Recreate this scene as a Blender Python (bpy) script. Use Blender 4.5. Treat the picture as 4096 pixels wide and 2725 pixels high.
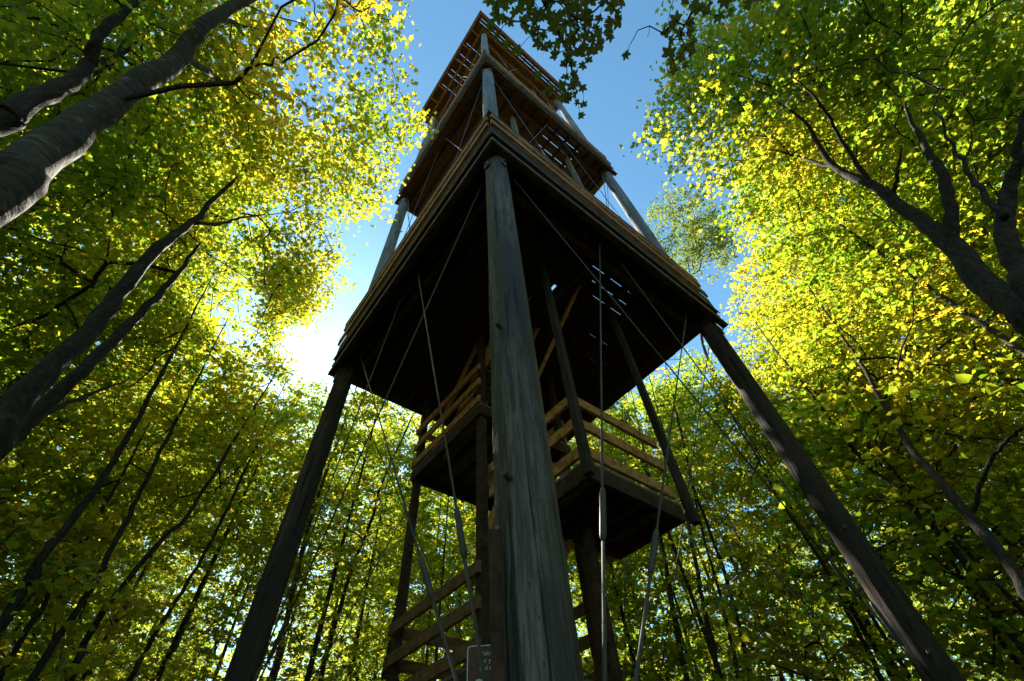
import bpy, math, random
import numpy as np
from mathutils import Vector, Matrix
random.seed(7); RNG = np.random.default_rng(7)
scene = bpy.context.scene
for o in list(bpy.data.objects): bpy.data.objects.remove(o)

# ------------------------------------------------------------------ camera, sky, sun, exposure
CAM_Z = 1.6
F, PITCH, ROLL, YAW = 1820.0, math.radians(51.903), math.radians(-5.2606), math.radians(41.836)
W0, H0 = 4096.0, 2725.0
FW = np.array([math.sin(YAW)*math.cos(PITCH), math.cos(YAW)*math.cos(PITCH), math.sin(PITCH)])
_r = np.array([math.cos(YAW), -math.sin(YAW), 0.0]); _u = np.cross(_r, FW)
RT = _r*math.cos(ROLL)+_u*math.sin(ROLL); UP = -_r*math.sin(ROLL)+_u*math.cos(ROLL)
cam = bpy.data.cameras.new('camera'); co = bpy.data.objects.new('camera', cam); scene.collection.objects.link(co)
cam.sensor_width = 36.0; cam.sensor_fit = 'HORIZONTAL'; cam.lens = F/W0*36.0
cam.clip_start = 0.05; cam.clip_end = 1000
m = Matrix.Identity(4)
for i in range(3):
    m[i][0], m[i][1], m[i][2] = RT[i], UP[i], -FW[i]
m[0][3], m[1][3], m[2][3] = 0, 0, CAM_Z
co.matrix_world = m
scene.camera = co
SUN_AZ, SUN_EL = math.radians(10.4), math.radians(42.0)       # azimuth from +Y towards +X
world = bpy.data.worlds.new('World'); scene.world = world; world.use_nodes = True
nt = world.node_tree; bg = nt.nodes['Background']
sky = nt.nodes.new('ShaderNodeTexSky'); sky.sky_type = 'NISHITA'; sky.sun_disc = False
sky.sun_elevation = SUN_EL; sky.sun_rotation = SUN_AZ
sky.air_density = 1.0; sky.dust_density = 0.34; sky.ozone_density = 6.0
tint = nt.nodes.new('ShaderNodeMix'); tint.data_type = 'RGBA'; tint.blend_type = 'MULTIPLY'; tint.inputs[0].default_value = 1
nt.links.new(sky.outputs[0], tint.inputs[6]); tint.inputs[7].default_value = (0.93, 1.20, 1.0, 1)
nt.links.new(tint.outputs[2], bg.inputs[0]); bg.inputs[1].default_value = 0.084
sun = bpy.data.lights.new('sun', 'SUN'); sun.energy = 5.0; sun.angle = math.radians(0.5); sun.color = (1.0, 0.93, 0.80)
so = bpy.data.objects.new('sun', sun); scene.collection.objects.link(so)
sd = Vector((math.sin(SUN_AZ)*math.cos(SUN_EL), math.cos(SUN_AZ)*math.cos(SUN_EL), math.sin(SUN_EL)))
so.rotation_euler = sd.to_track_quat('Z', 'Y').to_euler(); so.location = (0, 0, 60)
vs = scene.view_settings; vs.view_transform = 'Standard'; vs.look = 'None'; vs.gamma = 1; vs.use_curve_mapping = False
vs.exposure = 1.8
scene.cycles.max_bounces = 6; scene.cycles.diffuse_bounces = 3; scene.cycles.transmission_bounces = 4
scene.cycles.glossy_bounces = 2; scene.cycles.transparent_max_bounces = 4

# ------------------------------------------------------------------ geometry helpers
def ray(px, py):                       # px, py in the photograph at 2357 x 1568
    px, py = px*W0/2357.0, py*W0/2357.0
    d = FW*F + RT*(px-W0/2) - UP*(py-H0/2)
    return d/np.linalg.norm(d)
def at(px, py, D):                     # point of that sight line at horizontal distance D
    d = ray(px, py); return d*D/math.hypot(d[0], d[1]) + np.array([0, 0, CAM_Z])
def ats(px, py, S):                    # point at straight distance S
    return ray(px, py)*S + np.array([0, 0, CAM_Z])
def project(P):
    P = np.atleast_2d(P) - np.array([0, 0, CAM_Z]); d = P@FW
    dd = np.where(d > 0.05, d, np.nan)
    k = 2357.0/W0
    return np.stack([(W0/2+F*(P@RT)/dd)*k, (H0/2-F*(P@UP)/dd)*k], -1)
def inside(poly, q):
    x, y = q[:, 0], q[:, 1]; r = np.zeros(len(q), bool); n = len(poly); j = n-1
    for i in range(n):
        xi, yi = poly[i]; xj, yj = poly[j]
        with np.errstate(invalid='ignore', divide='ignore'):
            c = ((yi > y) != (yj > y)) & (x < (xj-xi)*(y-yi)/(yj-yi+1e-12)+xi)
        r ^= c; j = i
    return r
class MB:                              # collects verts / faces
    def __init__(s): s.v = []; s.f = []; s.n = 0
    def add(s, v, f):
        s.v.extend(map(tuple, v)); s.f.extend(tuple(i+s.n for i in q) for q in f); s.n += len(v)
    def box(s, c, ax, ay, az):         # centre and half-axis vectors
        c, ax, ay, az = map(np.asarray, (c, ax, ay, az))
        v = [c+a*ax+b*ay+d*az for a in (-1, 1) for b in (-1, 1) for d in (-1, 1)]
        s.add(v, [(0, 1, 3, 2), (4, 6, 7, 5), (0, 4, 5, 1), (2, 3, 7, 6), (0, 2, 6, 4), (1, 5, 7, 3)])
    def abox(s, x0, x1, y0, y1, z0, z1):
        s.box(((x0+x1)/2, (y0+y1)/2, (z0+z1)/2), ((x1-x0)/2, 0, 0), (0, (y1-y0)/2, 0), (0, 0, (z1-z0)/2))
    def beam(s, a, b, w, h, up=(0, 0, 1)):  # box from a to b, w wide, h deep (towards up)
        a, b = np.asarray(a, float), np.asarray(b, float); d = b-a; L = np.linalg.norm(d); d = d/L
        sd_ = np.cross(d, up); sd_ /= np.linalg.norm(sd_); u_ = np.cross(sd_, d)
        s.box((a+b)/2, d*L/2, sd_*w/2, u_*h/2)
    def tube(s, pts, rad, n=8, cap=True, bump=0.0):
        pts = np.asarray(pts, float); rad = np.broadcast_to(np.asarray(rad, float), (len(pts),))
        t = np.gradient(pts, axis=0); t /= np.linalg.norm(t, axis=1)[:, None]+1e-12
        ref = np.array([0.31, 0.95, 0.05]) if abs(t[0][2]) > 0.5 else np.array([0.05, 0.1, 1.0])
        v = []
        for i in range(len(pts)):
            a = np.cross(ref, t[i]); a /= np.linalg.norm(a); b = np.cross(t[i], a)
            for k in range(n):
                an = 2*math.pi*k/n
                rr = rad[i]*(1+bump*(random.random()-.5)) if bump else rad[i]
                v.append(pts[i]+(a*math.cos(an)+b*math.sin(an))*rr)
        f = [(i*n+k, i*n+(k+1) % n, (i+1)*n+(k+1) % n, (i+1)*n+k) for i in range(len(pts)-1) for k in range(n)]
        if cap: f += [tuple(range(n))[::-1], tuple(range((len(pts)-1)*n, len(pts)*n))]
        s.add(v, f)
    def mesh(s, name, mat, smooth=False):
        me = bpy.data.meshes.new(name); me.from_pydata(s.v, [], s.f); me.materials.append(mat)
        if smooth: me.polygons.foreach_set('use_smooth', [True]*len(me.polygons))
        me.update(); return me
    def build(s, name, mat, parent=None, smooth=False):
        return link(name, s.mesh(name, mat, smooth), parent)
def link(name, data, parent=None, loc=None):
    o = bpy.data.objects.new(name, data); scene.collection.objects.link(o)
    if parent is not None: o.parent = parent
    if loc is not None: o.location = loc
    return o
def tag(o, label=None, cat=None, group=None, kind=None):
    for k, v in (('label', label), ('category', cat), ('group', group), ('kind', kind)):
        if v: o[k] = v
    return o
def empty(name, label, cat, loc=(0, 0, 0), group=None):
    o = bpy.data.objects.new(name, None); scene.collection.objects.link(o); o.location = loc
    return tag(o, label, cat, group)
def quadmesh(name, V, quads, mat):     # fast mesh from numpy arrays of quads
    me = bpy.data.meshes.new(name); nq = len(quads)
    me.vertices.add(len(V)); me.vertices.foreach_set('co', np.asarray(V, np.float32).ravel())
    me.loops.add(nq*4); me.loops.foreach_set('vertex_index', np.asarray(quads, np.int32).ravel())
    me.polygons.add(nq); me.polygons.foreach_set('loop_start', np.arange(0, nq*4, 4, dtype=np.int32))
    me.materials.append(mat); me.update(calc_edges=True); me.validate(); return me

# ------------------------------------------------------------------ materials
def mat_new(name):
    mt = bpy.data.materials.new(name); mt.use_nodes = True; n = mt.node_tree.nodes; n.clear()
    return mt, n, mt.node_tree.links
def ramp(n, stops):
    r = n.new('ShaderNodeValToRGB'); e = r.color_ramp.elements
    while len(e) < len(stops): e.new(0.5)
    for el, (p, c) in zip(e, stops): el.position = p; el.color = (*c, 1)
    return r
def wood(name, stops, scale=(8, 8, 0.7), rough=0.85, bump=0.5, fine=40, spec=0.2, blotch=None, log=False):
    mt, n, l = mat_new(name)
    out = n.new('ShaderNodeOutputMaterial'); p = n.new('ShaderNodeBsdfPrincipled')
    tc = n.new('ShaderNodeTexCoord'); mp = n.new('ShaderNodeMapping'); mp.inputs['Scale'].default_value = scale
    l.new(tc.outputs['Object'], mp.inputs['Vector'])
    oi = n.new('ShaderNodeObjectInfo'); vm = n.new('ShaderNodeVectorMath'); vm.operation = 'SCALE'
    cb = n.new('ShaderNodeCombineXYZ'); l.new(oi.outputs['Random'], cb.inputs[0]); l.new(oi.outputs['Random'], cb.inputs[1])
    l.new(cb.outputs[0], vm.inputs[0]); vm.inputs['Scale'].default_value = 37.0
    ad = n.new('ShaderNodeVectorMath'); l.new(mp.outputs[0], ad.inputs[0]); l.new(vm.outputs[0], ad.inputs[1])
    n1 = n.new('ShaderNodeTexNoise'); n1.inputs['Scale'].default_value = 1.6; n1.inputs['Detail'].default_value = 8; n1.inputs['Roughness'].default_value = 0.68
    l.new(ad.outputs[0], n1.inputs['Vector'])
    r = ramp(n, stops); l.new(n1.outputs['Fac'], r.inputs[0])
    n2 = n.new('ShaderNodeTexNoise'); n2.inputs['Scale'].default_value = fine/8; n2.inputs['Detail'].default_value = 6
    l.new(ad.outputs[0], n2.inputs['Vector'])
    mx = n.new('ShaderNodeMix'); mx.data_type = 'RGBA'; mx.blend_type = 'MULTIPLY'; mx.inputs[0].default_value = 0.75
    r2 = ramp(n, [(0.36, (0.38, 0.36, 0.35)), (0.5, (0.92, 0.92, 0.92)), (0.75, (1.2, 1.2, 1.2))]); l.new(n2.outputs['Fac'], r2.inputs[0])
    l.new(r.outputs[0], mx.inputs[6]); l.new(r2.outputs[0], mx.inputs[7])
    last = mx.outputs[2]
    if blotch:
        n3 = n.new('ShaderNodeTexNoise'); n3.inputs['Scale'].default_value = 0.8; n3.inputs['Detail'].default_value = 9; n3.inputs['Roughness'].default_value = .7
        l.new(ad.outputs[0], n3.inputs['Vector'])
        r3 = ramp(n, [(0.48, (0, 0, 0)), (0.53, (.92, .92, .92))]); l.new(n3.outputs['Fac'], r3.inputs[0])
        m3 = n.new('ShaderNodeMix'); m3.data_type = 'RGBA'; l.new(r3.outputs[0], m3.inputs[0]); l.new(last, m3.inputs[6]); m3.inputs[7].default_value = (*blotch, 1)
        last = m3.outputs[2]
    if log:                            # dark drying cracks that run with the grain, and knots
        mp2 = n.new('ShaderNodeMapping'); mp2.inputs['Scale'].default_value = (26, 26, .8); l.new(tc.outputs['Object'], mp2.inputs['Vector'])
        n4 = n.new('ShaderNodeTexNoise'); n4.inputs['Scale'].default_value = 1.0; n4.inputs['Detail'].default_value = 3; l.new(mp2.outputs[0], n4.inputs['Vector'])
        r4 = ramp(n, [(0.335, (.12, .11, .10)), (0.375, (1, 1, 1))]); l.new(n4.outputs['Fac'], r4.inputs[0])
        mp3 = n.new('ShaderNodeMapping'); mp3.inputs['Scale'].default_value = (7, 7, 2.6); l.new(tc.outputs['Object'], mp3.inputs['Vector'])
        vo = n.new('ShaderNodeTexVoronoi'); l.new(mp3.outputs[0], vo.inputs['Vector'])
        r5 = ramp(n, [(0.07, (.18, .15, .12)), (0.14, (1, 1, 1))]); l.new(vo.outputs['Distance'], r5.inputs[0])
        for rr_ in (r4, r5):
            m4 = n.new('ShaderNodeMix'); m4.data_type = 'RGBA'; m4.blend_type = 'MULTIPLY'; m4.inputs[0].default_value = 1
            l.new(last, m4.inputs[6]); l.new(rr_.outputs[0], m4.inputs[7]); last = m4.outputs[2]
    l.new(last, p.inputs['Base Color'])
    p.inputs['Roughness'].default_value = rough; p.inputs['Specular IOR Level'].default_value = spec
    bp = n.new('ShaderNodeBump'); bp.inputs['Strength'].default_value = bump; bp.inputs['Distance'].default_value = 0.012
    l.new(n2.outputs['Fac'], bp.inputs['Height']); l.new(bp.outputs[0], p.inputs['Normal'])
    l.new(p.outputs[0], out.inputs[0]); return mt
def plain(name, col, rough=0.6, metal=0.0):
    mt, n, l = mat_new(name); out = n.new('ShaderNodeOutputMaterial'); p = n.new('ShaderNodeBsdfPrincipled')
    nz = n.new('ShaderNodeTexNoise'); nz.inputs['Scale'].default_value = 30; nz.inputs['Detail'].default_value = 4
    r = ramp(n, [(0.3, tuple(c*0.6 for c in col)), (0.7, tuple(min(1, c*1.2) for c in col))]); l.new(nz.outputs['Fac'], r.inputs[0])
    l.new(r.outputs[0], p.inputs['Base Color']); p.inputs['Roughness'].default_value = rough; p.inputs['Metallic'].default_value = metal
    l.new(p.outputs[0], out.inputs[0]); return mt
def leafmat(name, stops, trans=0.62, tgain=4.1, gloss=0.05, shift=0.14):
    mt, n, l = mat_new(name); out = n.new('ShaderNodeOutputMaterial')
    ge = n.new('ShaderNodeNewGeometry'); oi = n.new('ShaderNodeObjectInfo')
    nz = n.new('ShaderNodeTexNoise'); nz.inputs['Scale'].default_value = 0.55; nz.inputs['Detail'].default_value = 3
    l.new(ge.outputs['Position'], nz.inputs['Vector'])
    a = n.new('ShaderNodeMath'); a.operation = 'MULTIPLY_ADD'; a.inputs[1].default_value = 0.55
    l.new(ge.outputs['Random Per Island'], a.inputs[0])
    b = n.new('ShaderNodeMath'); b.operation = 'MULTIPLY_ADD'; b.inputs[1].default_value = 0.9; b.inputs[2].default_value = -0.45
    l.new(nz.outputs['Fac'], b.inputs[0]); l.new(b.outputs[0], a.inputs[2])
    c = n.new('ShaderNodeMath'); c.operation = 'MULTIPLY_ADD'; c.inputs[1].default_value = shift; c.inputs[2].default_value = 0.12
    l.new(oi.outputs['Random'], c.inputs[0])
    d = n.new('ShaderNodeMath'); d.operation = 'ADD'; l.new(a.outputs[0], d.inputs[0]); l.new(c.outputs[0], d.inputs[1])
    r = ramp(n, stops); l.new(d.outputs[0], r.inputs[0])
    df = n.new('ShaderNodeBsdfDiffuse'); l.new(r.outputs[0], df.inputs[0])
    tg = n.new('ShaderNodeMix'); tg.data_type = 'RGBA'; tg.blend_type = 'MULTIPLY'; tg.inputs[0].default_value = 1
    l.new(r.outputs[0], tg.inputs[6]); tg.inputs[7].default_value = (tgain*1.12, tgain, tgain*0.55, 1)
    tr = n.new('ShaderNodeBsdfTranslucent'); l.new(tg.outputs[2], tr.inputs[0])
    m1 = n.new('ShaderNodeMixShader'); m1.inputs[0].default_value = trans; l.new(df.outputs[0], m1.inputs[1]); l.new(tr.outputs[0], m1.inputs[2])
    gl = n.new('ShaderNodeBsdfGlossy'); gl.inputs['Roughness'].default_value = 0.38
    m2 = n.new('ShaderNodeMixShader'); m2.inputs[0].default_value = gloss; l.new(m1.outputs[0], m2.inputs[1]); l.new(gl.outputs[0], m2.inputs[2])
    l.new(m2.outputs[0], out.inputs[0]); return mt
GREEN, LIME, YEL, ORG, DKG = (0.060, 0.112, 0.010), (0.130, 0.155, 0.013), (0.180, 0.152, 0.018), (0.175, 0.088, 0.014), (0.040, 0.082, 0.007)
M = {
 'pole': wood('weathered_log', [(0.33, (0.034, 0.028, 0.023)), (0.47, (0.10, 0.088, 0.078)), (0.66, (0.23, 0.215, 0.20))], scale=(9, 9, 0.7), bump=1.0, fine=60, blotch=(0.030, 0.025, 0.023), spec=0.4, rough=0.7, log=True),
 'pole_skylit': wood('skylit_pale_log', [(0.33, (0.07, 0.068, 0.070)), (0.48, (0.21, 0.21, 0.22)), (0.68, (0.36, 0.36, 0.37))], scale=(9, 9, 0.7), bump=1.0, fine=60, rough=0.7, blotch=(0.13, 0.128, 0.13), log=True),  # paler blue-grey copy of the log, skylight put into the colour
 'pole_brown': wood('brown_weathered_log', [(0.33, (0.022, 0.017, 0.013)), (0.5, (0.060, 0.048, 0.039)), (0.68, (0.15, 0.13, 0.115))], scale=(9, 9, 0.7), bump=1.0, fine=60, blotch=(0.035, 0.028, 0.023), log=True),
 'deck': wood('brown_deck_plank', [(0.3, (0.11, 0.060, 0.027)), (0.7, (0.25, 0.145, 0.065))], scale=(1.5, 6, 6)),
 'dark': wood('dark_stained_timber', [(0.3, (0.030, 0.018, 0.012)), (0.7, (0.085, 0.052, 0.033))], scale=(3, 3, 3)),
 'grey': wood('grey_weathered_timber', [(0.3, (0.09, 0.08, 0.07)), (0.7, (0.22, 0.20, 0.175))], scale=(3, 3, 3)),
 'rail': wood('amber_pine_timber', [(0.3, (0.36, 0.170, 0.055)), (0.7, (0.55, 0.300, 0.105))], scale=(3, 3, 3), bump=0.3),
 'oldrail': wood('weathered_pine_rail', [(0.3, (0.20, 0.105, 0.050)), (0.55, (0.34, 0.23, 0.14)), (0.75, (0.44, 0.35, 0.25))], scale=(2, 2, 6), bump=0.3),
 'red': wood('red_brown_cedar', [(0.3, (0.15, 0.062, 0.024)), (0.7, (0.32, 0.145, 0.058))], scale=(3, 3, 3)),
 'steel': plain('galvanised_steel', (0.075, 0.07, 0.062), 0.65, 0.2),
 'bark': wood('grey_brown_bark', [(0.3, (0.016, 0.013, 0.010)), (0.55, (0.042, 0.034, 0.026)), (0.75, (0.10, 0.085, 0.068))], scale=(16, 16, 4), bump=1.4),
 'birch': wood('peeling_birch_bark', [(0.38, (0.030, 0.025, 0.020)), (0.54, (0.085, 0.072, 0.058)), (0.68, (0.38, 0.34, 0.28))], scale=(4, 4, 9), bump=1.3, fine=24, blotch=(0.045, 0.036, 0.028)),
 'sign': plain('brown_sign_face', (0.10, 0.035, 0.022), 0.5),
 'white': plain('white_sign_paint', (0.68, 0.68, 0.64), 0.5),
 'leaf': leafmat('maple_leaf', [(0.05, DKG), (0.34, GREEN), (0.62, LIME), (0.88, YEL), (1.0, ORG)]),
 'leaf_yellow': leafmat('yellowing_maple_leaf', [(0.0, DKG), (0.20, GREEN), (0.44, LIME), (0.82, YEL), (1.0, ORG)]),
 'leaf_pale': leafmat('pale_small_leaf', [(0.05, (0.045, 0.085, 0.018)), (0.5, (0.075, 0.11, 0.025)), (0.95, (0.14, 0.12, 0.03))], gloss=0.12, tgain=3.0),
 'leaf_dark': leafmat('shaded_autumn_leaf', [(0.05, (0.045, 0.085, 0.014)), (0.55, (0.065, 0.085, 0.016)), (0.85, (0.13, 0.075, 0.018)), (1.0, (0.17, 0.05, 0.018))], trans=0.5, tgain=2.2),  # autumn tones; weak translucency stands in for shade on the near bough
 'leaf_gold': leafmat('golden_maple_leaf', [(0.05, LIME), (0.25, YEL), (0.75, (0.26, 0.18, 0.012)), (1.0, (0.22, 0.11, 0.01))]),
}
def ground_mat():
    mt, n, l = mat_new('leaf_litter'); out = n.new('ShaderNodeOutputMaterial'); p = n.new('ShaderNodeBsdfPrincipled')
    nz = n.new('ShaderNodeTexNoise'); nz.inputs['Scale'].default_value = 6; nz.inputs['Detail'].default_value = 10
    tc = n.new('ShaderNodeTexCoord'); l.new(tc.outputs['Object'], nz.inputs['Vector'])
    r = ramp(n, [(0.3, (0.035, 0.024, 0.012)), (0.5, (0.10, 0.065, 0.025)), (0.7, (0.15, 0.12, 0.03))]); l.new(nz.outputs['Fac'], r.inputs[0])
    l.new(r.outputs[0], p.inputs['Base Color']); p.inputs['Roughness'].default_value = 0.95; l.new(p.outputs[0], out.inputs[0]); return mt
g = MB(); N = 40; R_ = 140.0
gv = [((i/N-.5)*2*R_, (j/N-.5)*2*R_, 0.12*math.sin(i*1.7)*math.cos(j*2.1)-0.02) for i in range(N+1) for j in range(N+1)]
g.add(gv, [(i*(N+1)+j, (i+1)*(N+1)+j, (i+1)*(N+1)+j+1, i*(N+1)+j+1) for i in range(N) for j in range(N)])
tag(g.build('forest_floor', ground_mat(), smooth=True), kind='structure')

# ------------------------------------------------------------------ observation tower
X0, Y0, A, B = 1.370, 1.5355, 5.0, 4.84          # near log and spans
X1, Y1 = X0+A, Y0+B
Z = lambda h: h+CAM_Z                             # heights below were measured from the lens
OV = 0.243
tower = empty('observation_tower', 'tall wooden observation tower on four log poles with stacked open decks', 'tower', (X0+A/2, Y0+B/2, 0))
TI = Matrix.Translation((-(X0+A/2), -(Y0+B/2), 0))
def part(mb, name, mat, parent=None, smooth=False):
    o = mb.build(name, mat, None, smooth)
    o.parent = parent if parent is not None else tower
    if parent is None: o.matrix_parent_inverse = TI
    return o
PL = [(Z(6.69), 1), (Z(15.43), 2), (Z(27.9), 3)]
# log poles
for (px, py) in ((X0, Y0), (X0, Y1), (X1, Y0), (X1, Y1)):
    mb = MB(); zs = np.concatenate([np.linspace(-0.05, 9, 90), np.linspace(9.2, Z(29.0), 60)])
    n = 40; cracks = [(random.uniform(0, 6.28), random.uniform(0, 14), random.uniform(1.0, 3.2), random.uniform(.010, .024)) for _ in range(34)]
    knots = [(random.uniform(0, 6.28), random.uniform(0, 16)) for _ in range(30)]
    ang = np.arange(n)*2*math.pi/n; ph = random.random()*6
    v = []
    for zz in zs:
        rr = 0.160-0.013*zz/30
        for k in range(n):
            w = 1+0.022*math.sin(3*ang[k]+ph+zz*0.35)+0.018*math.sin(5*ang[k]-zz*0.8+ph)+0.010*(random.random()-.5)
            for (ca, cz, cl_, cd) in cracks:
                if abs(zz-cz) < cl_/2 and abs((ang[k]+.02*(zz-cz)-ca+math.pi) % (2*math.pi)-math.pi) < .085: w -= cd/rr*(1-(2*(zz-cz)/cl_)**2)
            for (ca, cz) in knots:
                if abs(zz-cz) < .07 and abs((ang[k]-ca+math.pi) % (2*math.pi)-math.pi) < .17: w += .05
            v.append((px+0.012*math.sin(zz*0.5+ph)+rr*w*math.cos(ang[k]), py+rr*w*math.sin(ang[k]), zz))
    cut = int(np.argmin(abs(zs-Z(7.0))))             # same log cut here: skylight above, shade below painted into its colours
    def piece(i0, i1, mat):
        k_ = i1-i0+1; q = MB()
        q.add(v[i0*n:(i1+1)*n], [(i*n+k, i*n+(k+1) % n, (i+1)*n+(k+1) % n, (i+1)*n+k) for i in range(k_-1) for k in range(n)]+[tuple(range(n))[::-1], tuple(range((k_-1)*n, k_*n))])
        return part(q, 'log_pole', M[mat], smooth=True)
    piece(cut+1, len(zs)-1, 'pole_skylit')
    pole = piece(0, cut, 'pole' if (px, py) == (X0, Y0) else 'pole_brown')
    for bz in (Z(6.45), Z(15.2)):
        for (dx, dy) in ((-1, 0), (0, -1)):
            mb = MB(); c = np.array([px+dx*0.168, py+dy*0.168, bz]); t = np.array([dy, dx, 0])
            mb.box(c, t*0.045, (0, 0, 0.10), np.array([dx, dy, 0])*0.008); part(mb, 'bracket_plate', M['steel'], pole)
            mb = MB(); mb.tube([c, c+np.array([dx, dy, 0])*0.04], 0.014, 8); part(mb, 'bolt', M['steel'], pole)
    for bz in (Z(0.4), Z(1.35), Z(2.6)):
        mb = MB(); mb.tube([(px-0.15, py-0.06, bz), (px-0.20, py-0.08, bz)], 0.018, 8); part(mb, 'bolt', M['steel'], pole)
# platforms
def platform(zb, lev):
    ov = OV if lev < 3 else 0.24
    ext = 0.0 if lev < 3 else 0.40                # the top deck hangs further out
    xa, xb, ya, yb = X0-ov, X1+ov, Y0-ov, Y1+ov
    h = 0.30; th = 0.085
    fr = MB()
    fr.abox(xa, xb, ya, ya+th, zb, zb+h)                                   # front right beam
    fr.abox(xa, xa+th, ya+th+.003, yb, zb, zb+h)                           # front left beam
    fr.abox(X1-.155-th, X1-.155, ya+th+.003, yb-.02, zb, zb+h)             # back right beam
    fr.abox(xa+th+.003, X1-.155-th-.003, yb-th-.02, yb-.02, zb, zb+h)      # back left beam
    for (c, w) in ((X0+.155, th), ):
        fr.abox(c, c+w, ya+th+.003, yb-th-.023, zb+.002, zb+h-.002)
    fr.abox(X0+.243, X1-.243, Y0+.155, Y0+.155+th, zb+.004, zb+h-.004)
    frame = part(fr, 'platform_frame', M['dark'] if lev < 3 else M['red'])
    # light grey ledger strips along the foot of the two front beams
    if lev < 3:
        mb = MB(); mb.abox(xa-.028, xb+.02, ya-.028, ya-.002, zb+.01, zb+.10); part(mb, 'edge_strip', M['grey'], frame)
        mb = MB(); mb.abox(xa-.026, xa-.002, ya+.002, yb+.02, zb+.01, zb+.10); part(mb, 'edge_strip', M['grey'], frame)
    # joists run along Y, deck boards along X
    pitch = {1: .445, 2: .445, 3: .57}[lev]; x = xa+.30
    while x < xb-.2:
        mb = MB(); y_lo = ya+th+.006 if lev < 3 else ya-ext
        zt = zb+h; z0 = zb+.10 if lev < 3 else zb+h+.002
        z1 = zb+h-.002 if lev < 3 else zb+h+.16
        if abs(x-(X1-.2)) > .10 and abs(x-(X0+.2)) > .10:
            mb.abox(x-.022, x+.022, y_lo, yb-th-.026 if lev < 3 else yb+ext*.6, z0, z1)
            part(mb, 'joist', M['dark'] if lev < 3 else M['red'], frame)
        x += pitch
    zd = zb+h+(0.003 if lev < 3 else .165)
    if lev == 3:
        for yy in np.arange(ya+.4, yb, .78):                               # outriggers to the left
            mb = MB(); mb.abox(xa-ext, xa-.003, yy-.022, yy+.022, zb+.12, zb+h+.16); part(mb, 'outrigger', M['rail'], frame)
        for (q0, q1, r0, r1) in ((xa-ext-.042, xb+ext*.4, ya-ext-.042, ya-ext-.002), (xa-ext-.042, xa-ext-.002, ya-ext+.002, yb+ext*.6)):
            mb = MB(); mb.abox(q0, q1, r0, r1, zb+.16, zb+h+.20); part(mb, 'fascia_board', M['red'], frame)
    wid = {1: .2245, 2: .1525, 3: .1475}[lev]; y = ya-ext+.002; k = 0
    while y < yb+ext*.6-.05:
        gap = 0.004
        if lev == 3: gap = 0.028 if k in (0, 1, 9, 13, 15, 19, 21, 25) else 0.002
        if lev == 2 and k in (1, 3, 5, 7): gap = 0.020
        if lev == 1 and k in (2, 3, 4, 6, 7, 9): gap = 0.018
        xs = [(xa-ext-.012*random.random(), xb+ext*.4+.015*random.random())]
        if lev == 2: xs = [(xa, 3.86), (3.864, 5.15), (5.154, xb)] if gap > .01 else xs
        if lev == 1 and gap > .01: xs = [(xa, 3.4+.2*k), (3.404+.2*k, 4.6+.1*k), (4.604+.1*k, xb)]
        if lev == 1 and 3.05 < y < 3.2: xs = [(xa, 3.22), (3.34, xb)]         # small gaps beside the stair hatch
        if lev == 1 and 2.6 < y < 2.8: xs = [(xa, 3.50), (3.57, xb)]
        for (s0, s1) in xs:
            g_ = gap
            if lev == 2 and (s1 < 4 or s0 > 5): g_ = 0.002
            if lev == 1 and gap > .01 and (s0 < 2 or s1 > 6): g_ = 0.003
            mb = MB(); dz = 0.003*random.random()
            mb.abox(s0, s1, y, y+wid-g_, zd+dz, zd+.038+dz); part(mb, 'deck_board', M['dark'] if lev == 1 else M['deck'], frame)
        y += wid; k += 1
    # railings, boards on the outside of short posts
    zr = zd+.038; fx, fy = xa-ext, ya-ext
    ex, ey = (xb+ext*.4, yb+ext*.6)
    tops = (.64, 1.0)
    for side in (0, 1):
        mb = MB(); z0, z1 = zb+h+.004, zr+.43
        if side == 0: mb.abox(fx-.03, ex-.12, fy-.034, fy-.002, z0, z1)
        if side == 1: mb.abox(fx-.034, fx-.002, fy+.004, ey-.12, z0, z1)
        part(mb, 'skirt_board', M['dark'] if lev < 3 else M['red'], frame)
        mb = MB()
        if side == 0: mb.abox(fx-.05, ex-.06, fy-.05, fy-.036, zr-.02, zr+.03)
        if side == 1: mb.abox(fx-.05, fx-.036, fy+.006, ey-.06, zr-.02, zr+.03)
        part(mb, 'trim_strip', M['grey'], frame)
    mr = M['oldrail'] if lev < 3 else M['red']
    for side in range(4):
        for i, tz in enumerate(tops):
            e0, e1 = random.uniform(-.05, .0), random.uniform(-.12, .03)
            mb = MB(); z0, z1 = zr+tz-.19, zr+tz
            o_ = .010*(i == 1)+.036
            if side == 0: mb.abox(fx-.04, ex+e1-.08*i-.06, fy-.038-o_, fy-o_, z0, z1)
            if side == 1: mb.abox(fx-.038-o_, fx-o_, fy+.004, ey+e1-.08*i-.06, z0, z1)
            if side == 2: mb.abox(ex-.02, ex+.018, fy+.05, ey-.05, z0, z1)
            if side == 3: mb.abox(fx+.05, ex-.05, ey-.02, ey+.018, z0, z1)
            part(mb, 'guard_rail', mr, frame)
        mb = MB(); z0 = zr+1.003
        if side == 0: mb.abox(fx-.10, ex-.2, fy-.095, fy+.16, z0, z0+.038)
        if side == 1: mb.abox(fx-.095, fx+.16, fy+.163, ey-.2, z0, z0+.038)
        if side == 2: mb.abox(ex-.05, ex+.05, fy+.07, ey-.02, z0, z0+.038)
        if side == 3: mb.abox(fx+.08, ex-.06, ey-.05, ey+.05, z0, z0+.038)
        part(mb, 'cap_rail', mr, frame)
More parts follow.
